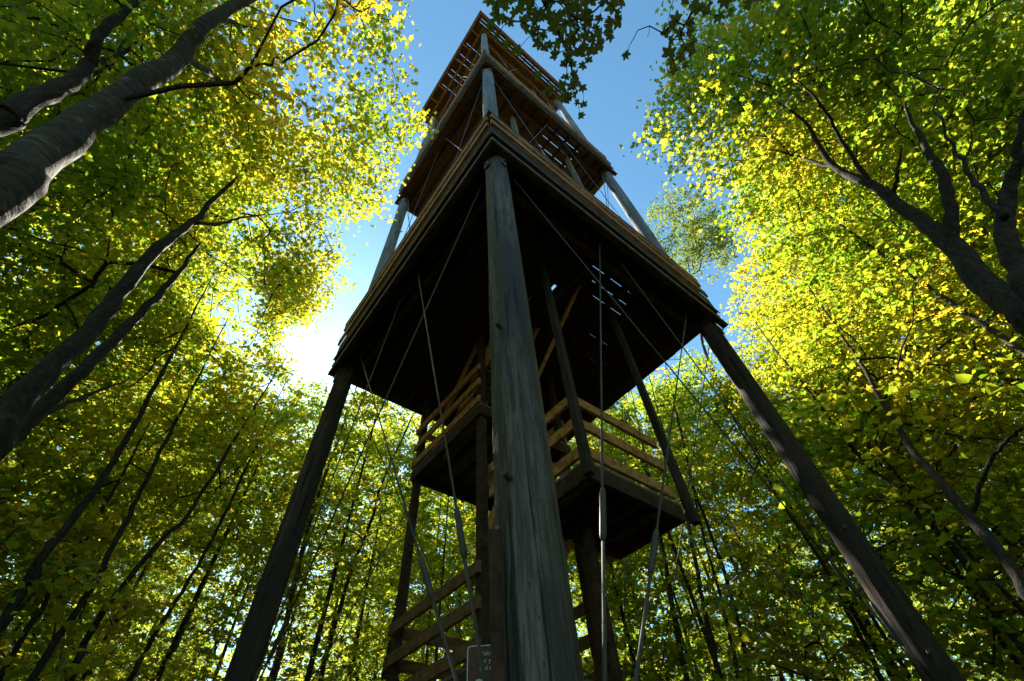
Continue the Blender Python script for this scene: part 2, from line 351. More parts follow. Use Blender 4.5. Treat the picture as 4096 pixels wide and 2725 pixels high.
        for t in (0.02, .26, .5, .74, .98):
            mb = MB()
            if side == 0: c = (fx+.06+(ex-fx-.2)*t, fy+.045)
            if side == 1: c = (fx+.045, fy+.06+(ey-fy-.2)*t)
            if side == 2: c = (ex-.07, fy+.10+(ey-fy-.2)*t)
            if side == 3: c = (fx+.10+(ex-fx-.2)*t, ey-.07)
            mb.abox(c[0]-.04, c[0]+.04, c[1]-.04, c[1]+.04, zr+.002, zr+1.001); part(mb, 'rail_post', M['grey'], frame)
    return frame
frames = [platform(*p) for p in PL]
# steel brace rods with sleeves
def rod(a, b, sleeve=None, r=0.0088):
    mb = MB(); a, b = np.array(a, float), np.array(b, float); mb.tube([a, b], r, 8)
    o = part(mb, 'brace_rod', M['steel'], smooth=True)
    if sleeve:
        c = a+(b-a)*sleeve; d = (b-a)/np.linalg.norm(b-a)
        mb = MB(); mb.tube([c-d*.19, c-d*.15, c+d*.15, c+d*.19], [.012, .020, .020, .012], 10); part(mb, 'turnbuckle', M['steel'], o, True)
        mb = MB(); mb.tube([c+d*.19, b], 0.0100, 8); part(mb, 'rod_end', M['steel'], o, True)
    return o
def face(fn, far):
    L, T = Z(-.75), Z(6.62)
    if not far:
        q = far is None
        rod(fn(.41 if q else .435, T), fn(.0, Z(-.6)), .72); rod(fn(.515 if q else .56, T), fn(.99, Z(.3)), .8)
        rod(fn(.866 if q else .88, T), fn(.0, Z(-.2)), .78); rod(fn(.06, Z(6.6)), fn(.98, Z(.65)), .8)
    else:
        rod(fn(.5, T), fn(.03, Z(0))); rod(fn(.5, T), fn(.97, Z(0))); rod(fn(.97, T), fn(.03, Z(0))); rod(fn(.03, T), fn(.97, Z(0)))
    for (lo, hi) in ((7.05, 15.35), (15.85, 27.8)):
        rod(fn(.04, Z(hi)), fn(.5, Z(lo))); rod(fn(.96, Z(hi)), fn(.5, Z(lo)))
        rod(fn(.46, Z(hi)), fn(.04, Z(lo))); rod(fn(.54, Z(hi)), fn(.96, Z(lo)))
cnt = [0]
def mk(f):
    def g_(t, z):
        cnt[0] += 1; return f(t, z, .012*((cnt[0]//2) % 3))
    return g_
face(mk(lambda t, z, o: (X0-.03+o*2.5, Y0+B*t, z)), False)
face(mk(lambda t, z, o: (X0+A*t, Y0-.03+o*2.5, z)), None)
face(mk(lambda t, z, o: (X1+.185+o, Y0+B*t, z)), True)
face(mk(lambda t, z, o: (X0+A*t, Y1+.185+o, z)), True)
# stair tower inside
SX0, SX1, SY0, SYM, SY1 = 3.05, 4.74, 2.45, 4.27, 6.2
for (x, y, lo, top) in ((SX0, SY0, 2.68, 6.95), (SX1, SY0, 2.68, 6.95), (SX0, SYM, -1.65, 6.95), (SX1, SYM, -1.65, 6.95), (SX0, SY1, -1.65, 6.68), (SX1, SY1, -1.65, 6.68), (3.78, 3.25, -1.65, 2.69)):
    w_ = .055 if lo != 2.68 and x != 3.78 else .045
    mb = MB(); mb.abox(x-w_, x+w_, y-w_, y+w_, Z(lo), Z(top)); part(mb, 'stair_post', M['dark'] if y > 3 else M['pole_brown'])
for lo, hi in ((7.04, 15.5), (15.8, 28.1)):
    for (x, y) in ((2.7, 2.05), (4.92, 1.95), (2.7, 4.6), (4.92, 4.6)):
        mb = MB(); mb.abox(x-.06, x+.06, y-.06, y+.06, Z(lo), Z(hi)); part(mb, 'stair_post', M['grey'])
def landing(x0, x1, y0, y1, zb, rails, ry0=None, ry1=None, rm='rail'):
    h = .19; t = .045; mb = MB()
    mb.abox(x0-.06, x1+.06, y0-.06-t, y0-.06, zb, zb+h); mb.abox(x0-.06, x1+.06, y1+.0, y1+t, zb, zb+h)
    mb.abox(x0-.06-t, x0-.06, y0-.06-t, y1+t, zb+.002, zb+h); mb.abox(x1+.06, x1+.06+t, y0-.06-t, y1+t, zb+.002, zb+h)
    for xx in np.linspace(x0+.3, x1-.3, 4): mb.abox(xx-.02, xx+.02, y0-.055, y1-.003, zb+.04, zb+h-.002)
    fr = part(mb, 'landing_frame', M['dark']); y = y0-.1
    while y < y1-.1:
        mb = MB(); mb.abox(x0-.095, x1+.095, y, min(y+.1375, y1+.043) if y+.28 < y1+.04 else y1+.043, zb+h+.002, zb+h+.038); part(mb, 'landing_board', M['grey'], fr); y += .14
    zr = zb+h+.038
    for tz in (.20, .60, .97):
        for r in rails:
            mb = MB()
            if r == 'x0': mb.abox(x0-.10, x0-.058, ry0 or y0-.06, ry1 or y1, zr+tz-.135, zr+tz)
            if r == 'x1': mb.abox(x1+.058, x1+.10, ry0 or y0-.06, ry1 or y1, zr+tz-.135, zr+tz)
            if r == 'y0': mb.abox(x0-.10, x1+.10, y0-.10, y0-.058, zr+tz-.135, zr+tz)
            if r == 'y1': mb.abox(x0-.10, x1+.10, y1+.058, y1+.10, zr+tz-.135, zr+tz)
            part(mb, 'landing_rail', M[rm], fr)
    return fr
landing(SX0+.17, SX1-.17, SY0+.17, 3.52, Z(2.72), ('x0', 'y0'), None, SYM-.06)
landing(SX0, SX1, SYM, SY1, Z(4.78), ('x0', 'x1', 'y1'))
landing(SX0, SX1, SYM, SY1, Z(1.36), ('x0', 'x1', 'y1'), rm='deck')  # browner rails than the other landings, shade put into their colour
def flight(x0, x1, ya, za, yb, zb, hand=True):
    for x in (x0, x1):
        mb = MB(); mb.beam((x, ya, za-.08), (x, yb, zb-.08), .045, .26); st = part(mb, 'stair_stringer', M['rail'])
        if not hand: continue
        mb = MB(); mb.beam((x, ya, za+.85), (x, yb, zb+.85), .045, .12); part(mb, 'hand_rail', M['rail'])
    k = max(3, int(abs(zb-za)/.2))
    for i in range(k):
        t = (i+.5)/k; y, z = ya+(yb-ya)*t, za+(zb-za)*t
        mb = MB(); mb.abox(x0+.025, x1-.025, y-.13, y+.13, z-.02, z+.02); part(mb, 'stair_tread', M['grey'])
flight(3.98, 4.66, 1.0, 0.1, SYM-.1, Z(1.55), False)
flight(3.13, 3.80, SYM+.4, Z(1.60), 3.62, Z(2.88))
flight(3.98, 4.66, 3.62, Z(2.9), SYM+1.2, Z(4.97))
flight(3.13, 3.80, 5.6, Z(5.0), 3.55, Z(7.0))
mb = MB(); mb.beam((3.86, 3.85, Z(5.65)), (3.86, 2.38, Z(6.96)), .04, .07); part(mb, 'stair_brace', M['rail'])
for (a, b) in (((SX0-.06, SY1, 1.2), (SX0-.06, SYM, 2.9)), ((SX0-.06, SYM, 1.2), (SX0-.06, SY1, 2.9))):
    mb = MB(); mb.beam(a, b, .04, .09); part(mb, 'cross_brace', M['dark'])
# plank on the near log and the little sign behind it
ap = math.radians(37.9); c = np.array([math.sin(ap), math.cos(ap), 0])*1.99; t = np.array([math.cos(ap), -math.sin(ap), 0]); nn = np.array([math.sin(ap), math.cos(ap), 0])
mb = MB(); mb.box(c+np.array([0, 0, 1.36]), t*.052, (0, 0, 1.36), nn*.02); part(mb, 'mounting_plank', M['dark'])
sg = math.radians(37.0); sw, sh = .142, .225
n_ = np.array([math.sin(sg), math.cos(sg), 0]); t_ = np.array([math.cos(sg), -math.sin(sg), 0]); zt = CAM_Z+.850
sc = n_*2.56+np.array([0, 0, zt-sh])
sign = empty('information_sign', 'small brown sign with white border, lettering and round icons beside the nearest log pole', 'sign', tuple(sc))
sign.rotation_euler = (math.radians(90), 0, -sg)
def rrect(w, h, r, n=6):
    p = []
    for (cx, cy, a0) in ((w-r, h-r, 0), (-w+r, h-r, 90), (-w+r, -h+r, 180), (w-r, -h+r, 270)):
        p += [(cx+r*math.cos(math.radians(a0+90*i/n)), cy+r*math.sin(math.radians(a0+90*i/n))) for i in range(n+1)]
    return p
def plate(p, z0, z1):
    mb = MB(); n = len(p); mb.add([(x, y, z0) for x, y in p]+[(x, y, z1) for x, y in p], [tuple(range(n))[::-1], tuple(range(n, 2*n))]+[(i, (i+1) % n, n+(i+1) % n, n+i) for i in range(n)]); return mb
plate(rrect(sw, sh, .02), -.003, 0).build('sign_panel', M['sign'], sign)
po, pi = rrect(sw-.001, sh-.001, .019), rrect(sw-.006, sh-.006, .015); n = len(po)
mb = MB(); mb.add([(x, y, .001) for x, y in po]+[(x, y, .001) for x, y in pi]+[(x, y, .0002) for x, y in po]+[(x, y, .0002) for x, y in pi],
  [(i, (i+1) % n, n+(i+1) % n, n+i) for i in range(n)]+[(i, 2*n+i, 2*n+(i+1) % n, (i+1) % n) for i in range(n)]); mb.build('sign_border', M['white'], sign)
for i, (tx, sz, y) in enumerate((('Welcome to the', .027, sh-.045), ('For your safety', .027, sh-.075), ('and enjoyment', .027, sh-.105))):
    cu = bpy.data.curves.new('lettering', 'FONT'); cu.body = tx; cu.size = sz; cu.align_x = 'CENTER'; cu.extrude = .0004; cu.materials.append(M['white'])
    tmp = bpy.data.objects.new('tmp', cu); scene.collection.objects.link(tmp); bpy.context.view_layer.update()
    me = bpy.data.meshes.new_from_object(tmp.evaluated_get(bpy.context.evaluated_depsgraph_get())); bpy.data.objects.remove(tmp)
    o = link('lettering', me, sign, (0, y, .0012))
for r_ in range(3):
    for c_ in range(3):
        cx, cy = -.084+.084*c_, .066-.094*r_
        mb = plate([(cx+.021*math.cos(a), cy+.021*math.sin(a)) for a in np.linspace(0, 2*math.pi, 20, endpoint=False)], .0003, .0013); ic = mb.build('icon', M['white'], sign)
        mb = plate([(cx-.004, cy-.012), (cx+.004, cy-.012), (cx+.005, cy+.008), (cx-.005, cy+.008)], .0014, .002); mb.build('pictogram', M['sign'], ic)
mb = MB(); mb.abox(.0, sw-.01, -.03, .03, -.022, -.0035); mb.build('sign_batten', M['dark'], sign)
mb = MB(); mb.beam((.11, 0, -.013), (.155, 0, .40), .03, .05, (0, 1, 0)); mb.build('sign_arm', M['dark'], sign)

# ------------------------------------------------------------------ foliage
SKY = [(905, -60), (935, 60), (880, 115), (930, 150), (935, 185), (905, 205), (945, 235), (960, 265), (990, 310), (955, 335), (900, 345), (925, 375), (880, 400),
       (905, 455), (860, 485), (785, 500), (722, 520), (770, 570), (800, 620), (785, 655), (735, 650), (765, 690), (715, 730), (640, 750), (630, 795), (660, 835), (690, 880),
       (725, 872), (790, 905), (1400, 900), (1620, 800), (1650, 850), (1640, 790), (1690, 720), (1680, 640), (1700, 560), (1660, 500), (1590, 445), (1595, 400), (1530, 370), (1465, 325),
       (1505, 295), (1460, 262), (1500, 225), (1540, 185), (1530, 80), (1555, -60)]
LEAF6 = np.array([(0, 0, 0), (.52, .22, .07), (.30, .62, .06), (0, 1.0, -.05), (-.30, .62, .06), (-.52, .22, .07)])
Q6 = [(0, 1, 2, 3), (0, 3, 4, 5)]
LEAF11 = np.array([(0, 0, 0), (0, .45, 0), (0, 1.02, -.06), (.40, -.02, .05), (.27, .25, .03), (.53, .50, -.06), (.25, .66, .0), (-.40, -.02, .05), (-.27, .25, .03), (-.50, .54, -.10), (-.25, .66, .0)])
Q11 = [(0, 3, 4, 1), (1, 4, 5, 6), (1, 6, 2, 10), (1, 10, 9, 8), (0, 1, 8, 7)]
def frames_for(n, tilt):
    nz = np.stack([RNG.normal(0, tilt, n), RNG.normal(0, tilt, n), np.ones(n)], -1); nz /= np.linalg.norm(nz, axis=1)[:, None]
    an = RNG.uniform(0, 2*math.pi, n); d = np.stack([np.cos(an), np.sin(an), np.zeros(n)], -1)
    d -= nz*(d*nz).sum(1)[:, None]; d /= np.linalg.norm(d, axis=1)[:, None]
    return np.cross(d, nz), d, nz
def leaves_mesh(name, C, size, mat, tilt=.5, shape=None):
    LF, QD = (LEAF11, Q11) if shape else (LEAF6, Q6)
    n = len(C); s, d, z = frames_for(n, tilt); sz = size*RNG.uniform(.5, 1.35, n)
    fold = RNG.uniform(-1.2, 5.0, n)[:, None, None]; wd = RNG.uniform(.65, 1.1, n)[:, None, None]      # some lie flat, some curl along the rib
    V = C[:, None, :]+sz[:, None, None]*(wd*LF[None, :, 0, None]*s[:, None, :]+(LF[None, :, 1, None]-.4)*d[:, None, :]+fold*LF[None, :, 2, None]*z[:, None, :])
    base = np.arange(n)[:, None]*len(LF)
    q = np.concatenate([base+np.array([x]) for x in QD], 0)
    return quadmesh(name, V.reshape(-1, 3), q, mat)
def cluster_leaves(C, per, rad, flat=.16):
    n = len(C)*per; c = np.repeat(C, per, 0); x, y = RNG.normal(0, rad*.5, n), RNG.normal(0, rad*.5, n)
    tx, ty = (np.repeat(RNG.normal(0, .38, len(C)), per) for _ in range(2))       # every spray has its own slope
    return c+np.stack([x, y, x*tx+y*ty-.35*(x*x+y*y)/rad+RNG.normal(0, rad*.5*flat, n)], -1)
def connect(nodes, targets, mb, rmin=.004, sides=4, maxr=.05, nrad=None):
    """join every target to the nearest wood already grown, thicker where more hangs on it"""
    P = [np.array(p) for p in nodes]; par = [-1]*len(P); n0 = len(P)
    buf = np.zeros((n0+len(targets), 3)); buf[:n0] = P; k = n0
    dist0 = np.array([np.min(np.linalg.norm(buf[:n0]-t, axis=1)) for t in targets]); order = np.argsort(dist0)
    dep = np.zeros(n0+len(targets))
    for i in order:
        t = targets[i]; d = np.linalg.norm(buf[:k]-t, axis=1); j = int(np.argmin(d+.25*dep[:k]))
        buf[k] = t; par.append(j); dep[k] = dep[j]+d[j]; k += 1
    cnt_ = np.ones(k)
    for i in range(k-1, n0-1, -1): cnt_[par[i]] += cnt_[i]
    rr = np.full(k, maxr)
    if nrad is not None: rr[:n0] = np.asarray(nrad)*.8
    for i in range(n0, k):
        j = par[i]; a, b = buf[j], buf[i]; r1 = min(maxr, rmin*math.sqrt(cnt_[i]), rr[j]); r0 = min(rr[j], r1*1.15); rr[i] = r1
        mid = (a+b)/2+RNG.normal(0, .06*np.linalg.norm(b-a), 3)
        mb.tube([a, mid, b], [r0, (r0+r1)/2, r1], sides, False)
def smooth_path(pts, rads, n=24):
    pts = np.array(pts, float); t = np.linspace(0, 1, len(pts)); tt = np.linspace(0, 1, n)
    def cr(P):
        P = np.array(P, float); out = []
        for u in tt*(len(P)-1):
            i = min(int(u), len(P)-2); f = u-i
            p0, p1, p2, p3 = P[max(i-1, 0)], P[i], P[i+1], P[min(i+2, len(P)-1)]
            out.append(.5*((2*p1)+(-p0+p2)*f+(2*p0-5*p1+4*p2-p3)*f*f+(-p0+3*p1-3*p2+p3)*f**3))
        return np.array(out)
    return cr(pts), np.interp(tt, t, rads)
def blob_points(c, r, n):
    u = RNG.normal(size=(n, 3)); u /= np.linalg.norm(u, axis=1)[:, None]
    p = u*(RNG.uniform(0, 1, n)**.45)[:, None]*r*np.array([1.05, 1.05, .8]); return c+p
def hero(name, label, cat, paths, blobs, bark='bark', leaf='leaf', size=.078, per=28, dens=24, rad=.36, push=.9, wf=.72, mask=True):
    root = empty(name, label, cat, (float(paths[0][0][0][0]), float(paths[0][0][0][1]), 0))
    inv = Matrix.Translation(-root.location); nodes = []; nr = []; tb = MB()
    def fin(o): o.parent = root; o.matrix_parent_inverse = inv; return o
    for i, (pts, rads) in enumerate(paths):
        p, r = smooth_path(pts, rads, 40 if i == 0 else 18); r = r*wf*(1+.035*np.sin(np.arange(len(r))*1.9+i)+RNG.normal(0, .014, len(r)))
        p = p+np.concatenate([[np.zeros(3)], RNG.normal(0, .009, (len(p)-1, 3))])
        mb = MB(); mb.tube(p, r, 18 if i == 0 else 9, True, .13); fin(mb.build('trunk' if i == 0 else 'limb', M[bark], None, True))
        k0 = len(p)//3 if i == 0 else 2; nodes += list(p[k0:]); nr += list(np.maximum(r[k0:], .012))
    T = np.concatenate([blob_points(ats(x, y, s+push), r, max(4, int(dens*r*r*1.0))) for (x, y, s, r) in blobs])
    q = project(T); T = T[~(mask & inside(SKY, np.nan_to_num(q, nan=-1e5)))]
    T = T[T[:, 2] > 1.2]
    cl = np.sin(T[:, 0]*1.7+1)+np.sin(T[:, 1]*1.9)+np.sin(T[:, 2]*2.3+T[:, 0]*.6); T = T[cl > -1.05]
    q = project(T); dist = np.linalg.norm(T-np.array([0, 0, CAM_Z]), axis=1); ok = np.ones(len(T), bool)   # boughs stay bare on the near side
    for (P, w) in CLEAR:
        e = np.linalg.norm(q-P[0], axis=1); ok &= ~((e < w+24) & (dist < P[1]+.5))
    T = T[ok]; T = T[~shades(T)]
    mb = MB(); connect(nodes, T, mb, .0036, 5, .035, nr); b = fin(mb.build('branch', M[bark], None, True)); b['kind'] = 'stuff'
    C = cluster_leaves(T, per, rad)
    cr = fin(link('crown', leaves_mesh(name+'_crown', C, size, M[leaf], .5, True))); cr['kind'] = 'stuff'
    return root, nodes, fin
def clear(pts, w):
    pts = np.array(pts, float); P, _ = smooth_path(pts, [1]*len(pts), 26)
    for p_, q_ in zip(P, project(P)): CLEAR.append(((q_, np.linalg.norm(p_-np.array([0, 0, CAM_Z]))), w))
CLEAR = []
LIT = np.array([at(x, y, D) for x, y, D in ((20, 420, 3.0), (48, 391, 3.0), (120, 340, 3.1), (191, 284, 3.15), (250, 245, 3.2), (300, 205, 3.2), (60, 240, 3.4), (20, 260, 3.4))]); SDN = np.array(sd)
def shades(T):                         # would this clump stand in the sun that lights the birch?
    r = np.zeros(len(T), bool)
    for L in LIT:
        v = T-L; t = v@SDN; r |= (t > .5) & (np.linalg.norm(v-t[:, None]*SDN, axis=1) < .42)
    return r
def trunk_to_ground(pts, base=None):
    p = list(pts); b = base if base is not None else p[0]+(p[0]-p[1])*0.25
    return [np.array([b[0], b[1], -.05]), (np.array([b[0], b[1], -.05])+p[0])/2+np.array([0, 0, .0])]+p

for pts, w in (([at(48, 391, 3.0), at(191, 284, 3.15), at(300, 205, 3.2), at(410, 134, 3.2), at(454, 75, 3.1), at(520, 25, 3.0), at(600, -15, 2.9)], 45),
               ([at(0, 267, 3.4), at(119, 210, 3.5), at(200, 155, 3.6), at(222, 95, 3.5), at(267, 43, 3.5), at(329, -5, 3.5)], 25),
               ([at(220, 748, 4.1), at(296, 644, 4.2), at(372, 563, 4.3), at(444, 510, 4.5), at(525, 429, 4.5)], 30),
               ([at(440, 512, 4.5), at(505, 516, 4.7), at(560, 500, 5.0), at(650, 490, 5.6)], 8),
               ([at(31, 999, 4.5), at(172, 868, 4.7), at(298, 748, 5.0)], 15),
               ([at(2357, 715, 4.5), at(2263, 649, 4.8), at(2192, 563, 5.0), at(2125, 510, 5.2), at(2068, 472, 5.3), at(2001, 420, 5.3)], 35),
               ([at(2001, 420, 5.3), at(1920, 386, 5.4), at(1882, 329, 5.3), at(1858, 286, 5.2)], 8),
               ([at(2192, 563, 5.0), at(2187, 477, 5.0), at(2168, 396, 5.0), at(2130, 343, 5.0)], 18),
               ([at(2058, 448, 5.3), at(2073, 353, 5.1)], 5), ([at(2357, 620, 3.9), at(2320, 563, 4.0), at(2311, 500, 4.0), at(2335, 429, 3.9)], 15),
               ([at(2357, 1350, 5.6), at(2202, 1151, 6.2)], 4)): clear(pts, w)
# big leaning birch at the upper left, with gold sprays of its own
p = [at(-20, 455, 2.9), at(48, 391, 3.0), at(191, 284, 3.15), at(300, 205, 3.2), at(410, 134, 3.2), at(454, 75, 3.1), at(520, 25, 3.0), at(600, -15, 2.9), at(700, -60, 2.8)]
T1, n1, fin1 = hero('birch_tree', 'large leaning birch with peeling bark and a sunlit lower edge at upper left', 'tree',
  [(trunk_to_ground(p), [.22, .20, .18, .175, .155, .14, .125, .105, .09, .07, .05]),
   ([at(420, 128, 3.2), at(500, 180, 3.7), at(600, 260, 4.4), at(700, 300, 5.0)], [.06, .045, .03, .012]),
   ([at(500, 40, 3.0), at(620, 90, 3.8), at(760, 160, 4.2)], [.05, .03, .012])],
  [(650, 150, 8, 1.7), (800, 240, 9, 1.6), (850, 190, 8.5, 1.1), (700, 350, 9, 1.7), (560, 240, 8, 1.6), (880, 300, 9.5, .9), (780, 110, 8.5, 1.2), (680, 40, 8, 1.3), (520, 120, 8, 1.3)], bark='birch', leaf='leaf_yellow')
p = [at(-30, 290, 3.4), at(0, 267, 3.4), at(119, 210, 3.5), at(200, 155, 3.6), at(222, 95, 3.5), at(267, 43, 3.5), at(329, -5, 3.5), at(380, -60, 3.5)]
hero('maple_tree', 'dark maple trunk with a sharp kink in the top left corner behind the birch', 'tree',
  [(trunk_to_ground(p), [.19, .18, .16, .15, .13, .11, .09, .075, .06, .04]),
   ([at(200, 155, 3.6), at(300, 110, 4.2), at(360, 60, 4.8)], [.05, .035, .015]), ([at(119, 210, 3.5), at(250, 150, 3.9), at(310, 30, 4.1)], [.05, .03, .012])],
  [(150, 80, 7, 1.9), (350, 90, 8, 1.7), (300, 250, 9, 1.9), (60, 180, 7, 1.5), (430, 30, 8, 1.3), (30, 60, 6.5, 1.4)], wf=.52)
p = [at(-60, 1030, 3.6), at(0, 972, 3.7), at(105, 853, 3.9), at(220, 748, 4.1), at(296, 644, 4.2), at(372, 563, 4.3), at(444, 510, 4.5), at(525, 429, 4.5), at(575, 385, 4.5)]
hero('maple_tree', 'tall leaning maple left of the tower whose trunk forks once in mid picture', 'tree',
  [(trunk_to_ground(p), [.18, .175, .165, .16, .15, .14, .125, .11, .08, .05, .03]),
   ([at(440, 512, 4.5), at(505, 516, 4.7), at(560, 500, 5.0), at(650, 490, 5.6)], [.065, .05, .04, .015]),
   ([at(525, 429, 4.5), at(600, 380, 5.2), at(700, 420, 6)], [.05, .03, .012])],
  [(620, 480, 9, 1.7), (680, 600, 10, 1.7), (520, 600, 9, 1.7), (610, 690, 11, 1.6), (450, 420, 9, 1.7), (730, 440, 9, 1.5), (830, 410, 9.5, 1.0), (740, 620, 10.5, 1.2), (560, 740, 11, 1.6), (650, 640, 11, 1.5), (540, 680, 12, 1.7), (620, 740, 12, 1.3), (480, 640, 10, 1.6), (690, 700, 11.5, .9)], leaf='leaf_yellow', wf=.5)
p = [at(-40, 1070, 4.3), at(31, 999, 4.5), at(172, 868, 4.7), at(298, 748, 5.0), at(400, 640, 5.2), at(460, 560, 5.3)]
hero('maple_tree', 'thinner dark maple just below the forked one at left', 'tree',
  [(trunk_to_ground(p), [.14, .135, .13, .12, .11, .10, .07, .03]), ([at(31, 999, 4.5), at(150, 930, 5), at(300, 870, 5.6)], [.06, .045, .015])],
  [(300, 500, 9, 1.9), (150, 600, 9, 1.9), (250, 750, 10, 1.9), (400, 800, 11, 1.9), (480, 730, 11, 1.8), (80, 820, 9, 1.7), (60, 480, 8, 1.6)], wf=.5)
p = [at(2420, 760, 4.4), at(2357, 715, 4.5), at(2263, 649, 4.8), at(2192, 563, 5.0), at(2125, 510, 5.2), at(2068, 472, 5.3), at(2001, 420, 5.3), at(1920, 386, 5.4), at(1882, 329, 5.3), at(1858, 286, 5.2), at(1770, 220, 5.0)]
hero('maple_tree', 'large spreading maple with two thick limbs reaching in from the right edge', 'tree',
  [(trunk_to_ground(p), [.23, .22, .20, .195, .18, .16, .135, .12, .10, .08, .055, .04, .015]),
   ([at(2192, 563, 5.0), at(2187, 477, 5.0), at(2168, 396, 5.0), at(2130, 343, 5.0), at(2080, 240, 5.0)], [.115, .10, .085, .06, .02]),
   ([at(2058, 448, 5.3), at(2066, 400, 5.2), at(2073, 340, 5.1)], [.05, .035, .012]),
   ([at(2001, 420, 5.3), at(1940, 330, 5.0), at(1890, 240, 4.6), at(1820, 170, 4.2)], [.055, .045, .03, .012]),
   ([at(1920, 386, 5.4), at(1800, 350, 6), at(1690, 310, 6.5)], [.05, .03, .012])],
  [(1650, 120, 10, 1.7), (1620, 280, 10, 1.6), (1560, 300, 11, 1.1), (1720, 250, 9, 1.9), (1800, 120, 9, 1.9), (1900, 210, 9, 1.9), (1700, 400, 10, 1.4), (1850, 330, 9, 1.8), (1640, 370, 10, 1.0), (1900, 440, 10, 1.5), (1600, 180, 10, 1.0), (1740, 480, 12, 1.2)], leaf='leaf_yellow', wf=.56)
p = [at(2420, 690, 3.7), at(2357, 620, 3.9), at(2320, 563, 4.0), at(2311, 500, 4.1), at(2325, 429, 4.2), at(2345, 350, 4.2), at(2365, 250, 4.2)]
hero('maple_tree', 'dark crooked maple trunk cut by the right edge above the spreading maple', 'tree',
  [(trunk_to_ground(p), [.16, .15, .14, .13, .11, .10, .085, .06, .03]), ([at(2311, 500, 4.0), at(2230, 400, 4.3), at(2150, 250, 4.3)], [.05, .035, .012])],
  [(2050, 100, 9.5, 2.1), (2200, 100, 9.5, 2.1), (2250, 290, 9.5, 2.1), (2050, 300, 10, 2), (2310, 150, 9, 1.9), (2150, 450, 10, 2), (1950, 30, 9, 1.7), (2330, 20, 9, 1.7)], wf=.55)
p = [at(2420, 1430, 5.5), at(2357, 1350, 5.6), at(2202, 1151, 6.2), at(2087, 1015, 6.9), at(2000, 870, 7.4), at(1930, 760, 7.8), at(1860, 660, 8)]
hero('maple_tree', 'slim dark maple leaning up from the lower right corner beside the right log pole', 'tree',
  [(trunk_to_ground(p), [.15, .145, .14, .13, .12, .10, .08, .05, .02]), ([at(2230, 1185, 6.1), at(2290, 1040, 5.8), at(2360, 985, 5.6)], [.06, .05, .03])],
  [(1800, 640, 12, 2.0), (1950, 650, 11, 2.1), (2100, 700, 10, 2.1), (1760, 800, 13, 1.9), (2250, 750, 9, 1.9), (1900, 840, 12, 2.1), (2050, 900, 11, 2.1), (2280, 950, 8, 1.8), (1830, 980, 13, 2), (2180, 1100, 10, 1.8)], leaf='leaf_yellow', wf=.38)
p = [at(1640, 850, 19), at(1610, 740, 19), at(1590, 640, 19), at(1575, 560, 19)]
hero('pale_tree', 'pale small-leaved tree standing in the blue gap behind the right log pole', 'tree',
  [(trunk_to_ground(p, at(1640, 850, 19)), [.15, .13, .12, .09, .07, .03])],
  [(1570, 520, 24, 2.0), (1610, 570, 24, 1.8), (1540, 540, 24, 1.6), (1640, 560, 24, 1.2)], leaf='leaf_pale', size=.11, per=18, dens=34, rad=.38, mask=False)

SLIM = [('slim dark trunk rising from the left edge at the bottom, leftmost of its neighbours', [(0, 1443), (105, 1271), (172, 1192), (246, 1083), (298, 999), (350, 900)], 7.0, .10, 'bark'),
 ('slender dark trunk second in from the lower left corner', [(40, 1620), (68, 1568), (220, 1339), (293, 1192), (335, 1109), (390, 1000)], 7.5, .08, 'bark'),
 ('thin trunk in the lower left corner crossing below the slim ones', [(-30, 1600), (16, 1532), (125, 1349), (200, 1240), (260, 1130)], 8.5, .07, 'bark'),
 ('straight dark trunk midway between the left edge and the left log pole', [(140, 1600), (172, 1532), (235, 1412), (366, 1250), (434, 1182), (510, 1060)], 8.0, .085, 'bark'),
 ('thin trunk forking just left of the left log pole foot', [(270, 1610), (298, 1568), (355, 1464), (434, 1339), (500, 1220), (560, 1090)], 9.0, .075, 'bark'),
 ('pale birch trunk seen just right of the left log pole', [(600, 1640), (627, 1568), (695, 1271), (740, 1120), (790, 980)], 10.0, .10, 'birch'),
 ('dark bent trunk between the left log pole and the stair tower', [(740, 1560), (758, 1480), (815, 1297), (857, 1192), (878, 1114), (930, 1000)], 10.5, .09, 'bark'),
 ('straight trunk close beside the left stair post', [(880, 1590), (889, 1532), (936, 1271), (957, 1166), (985, 1030)], 12.0, .12, 'bark'),
 ('grey birch trunk under the right edge of the hanging landing', [(1600, 1650), (1580, 1568), (1543, 1365), (1522, 1240), (1490, 1080)], 11.0, .12, 'birch'),
 ('white birch trunk with dark rings right of the hanging landing', [(1680, 1650), (1658, 1568), (1616, 1376), (1585, 1208), (1540, 1040)], 10.5, .11, 'birch'),
 ('thinner birch trunk with a loose flake of bark near the white one', [(1715, 1640), (1700, 1568), (1674, 1428), (1621, 1240), (1590, 1100)], 12.0, .085, 'birch'),
 ('dark wavy trunk rising beside the birches to the right of the tower', [(1745, 1640), (1731, 1568), (1669, 1323), (1611, 1166), (1595, 1114), (1560, 960)], 11.5, .09, 'bark'),
 ('thin dark trunk just left of the right log pole', [(2050, 1600), (2014, 1532), (1961, 1428), (1893, 1297), (1804, 1166), (1740, 1050)], 9.5, .075, 'bark'),
 ('dark trunk right of the right log pole near the lower right corner', [(2300, 1420), (2223, 1297), (2139, 1208), (2061, 1125), (1988, 1062), (1900, 950)], 8.5, .085, 'bark'),
 ('thin trunk leaning in from the lower right corner', [(2420, 1620), (2330, 1510), (2260, 1400), (2180, 1280), (2100, 1170)], 9.0, .07, 'bark')]
for (lab, pix, D, r0, bk) in SLIM:
    P = [at(x, y, D) for x, y in pix]; clear(P, 4)
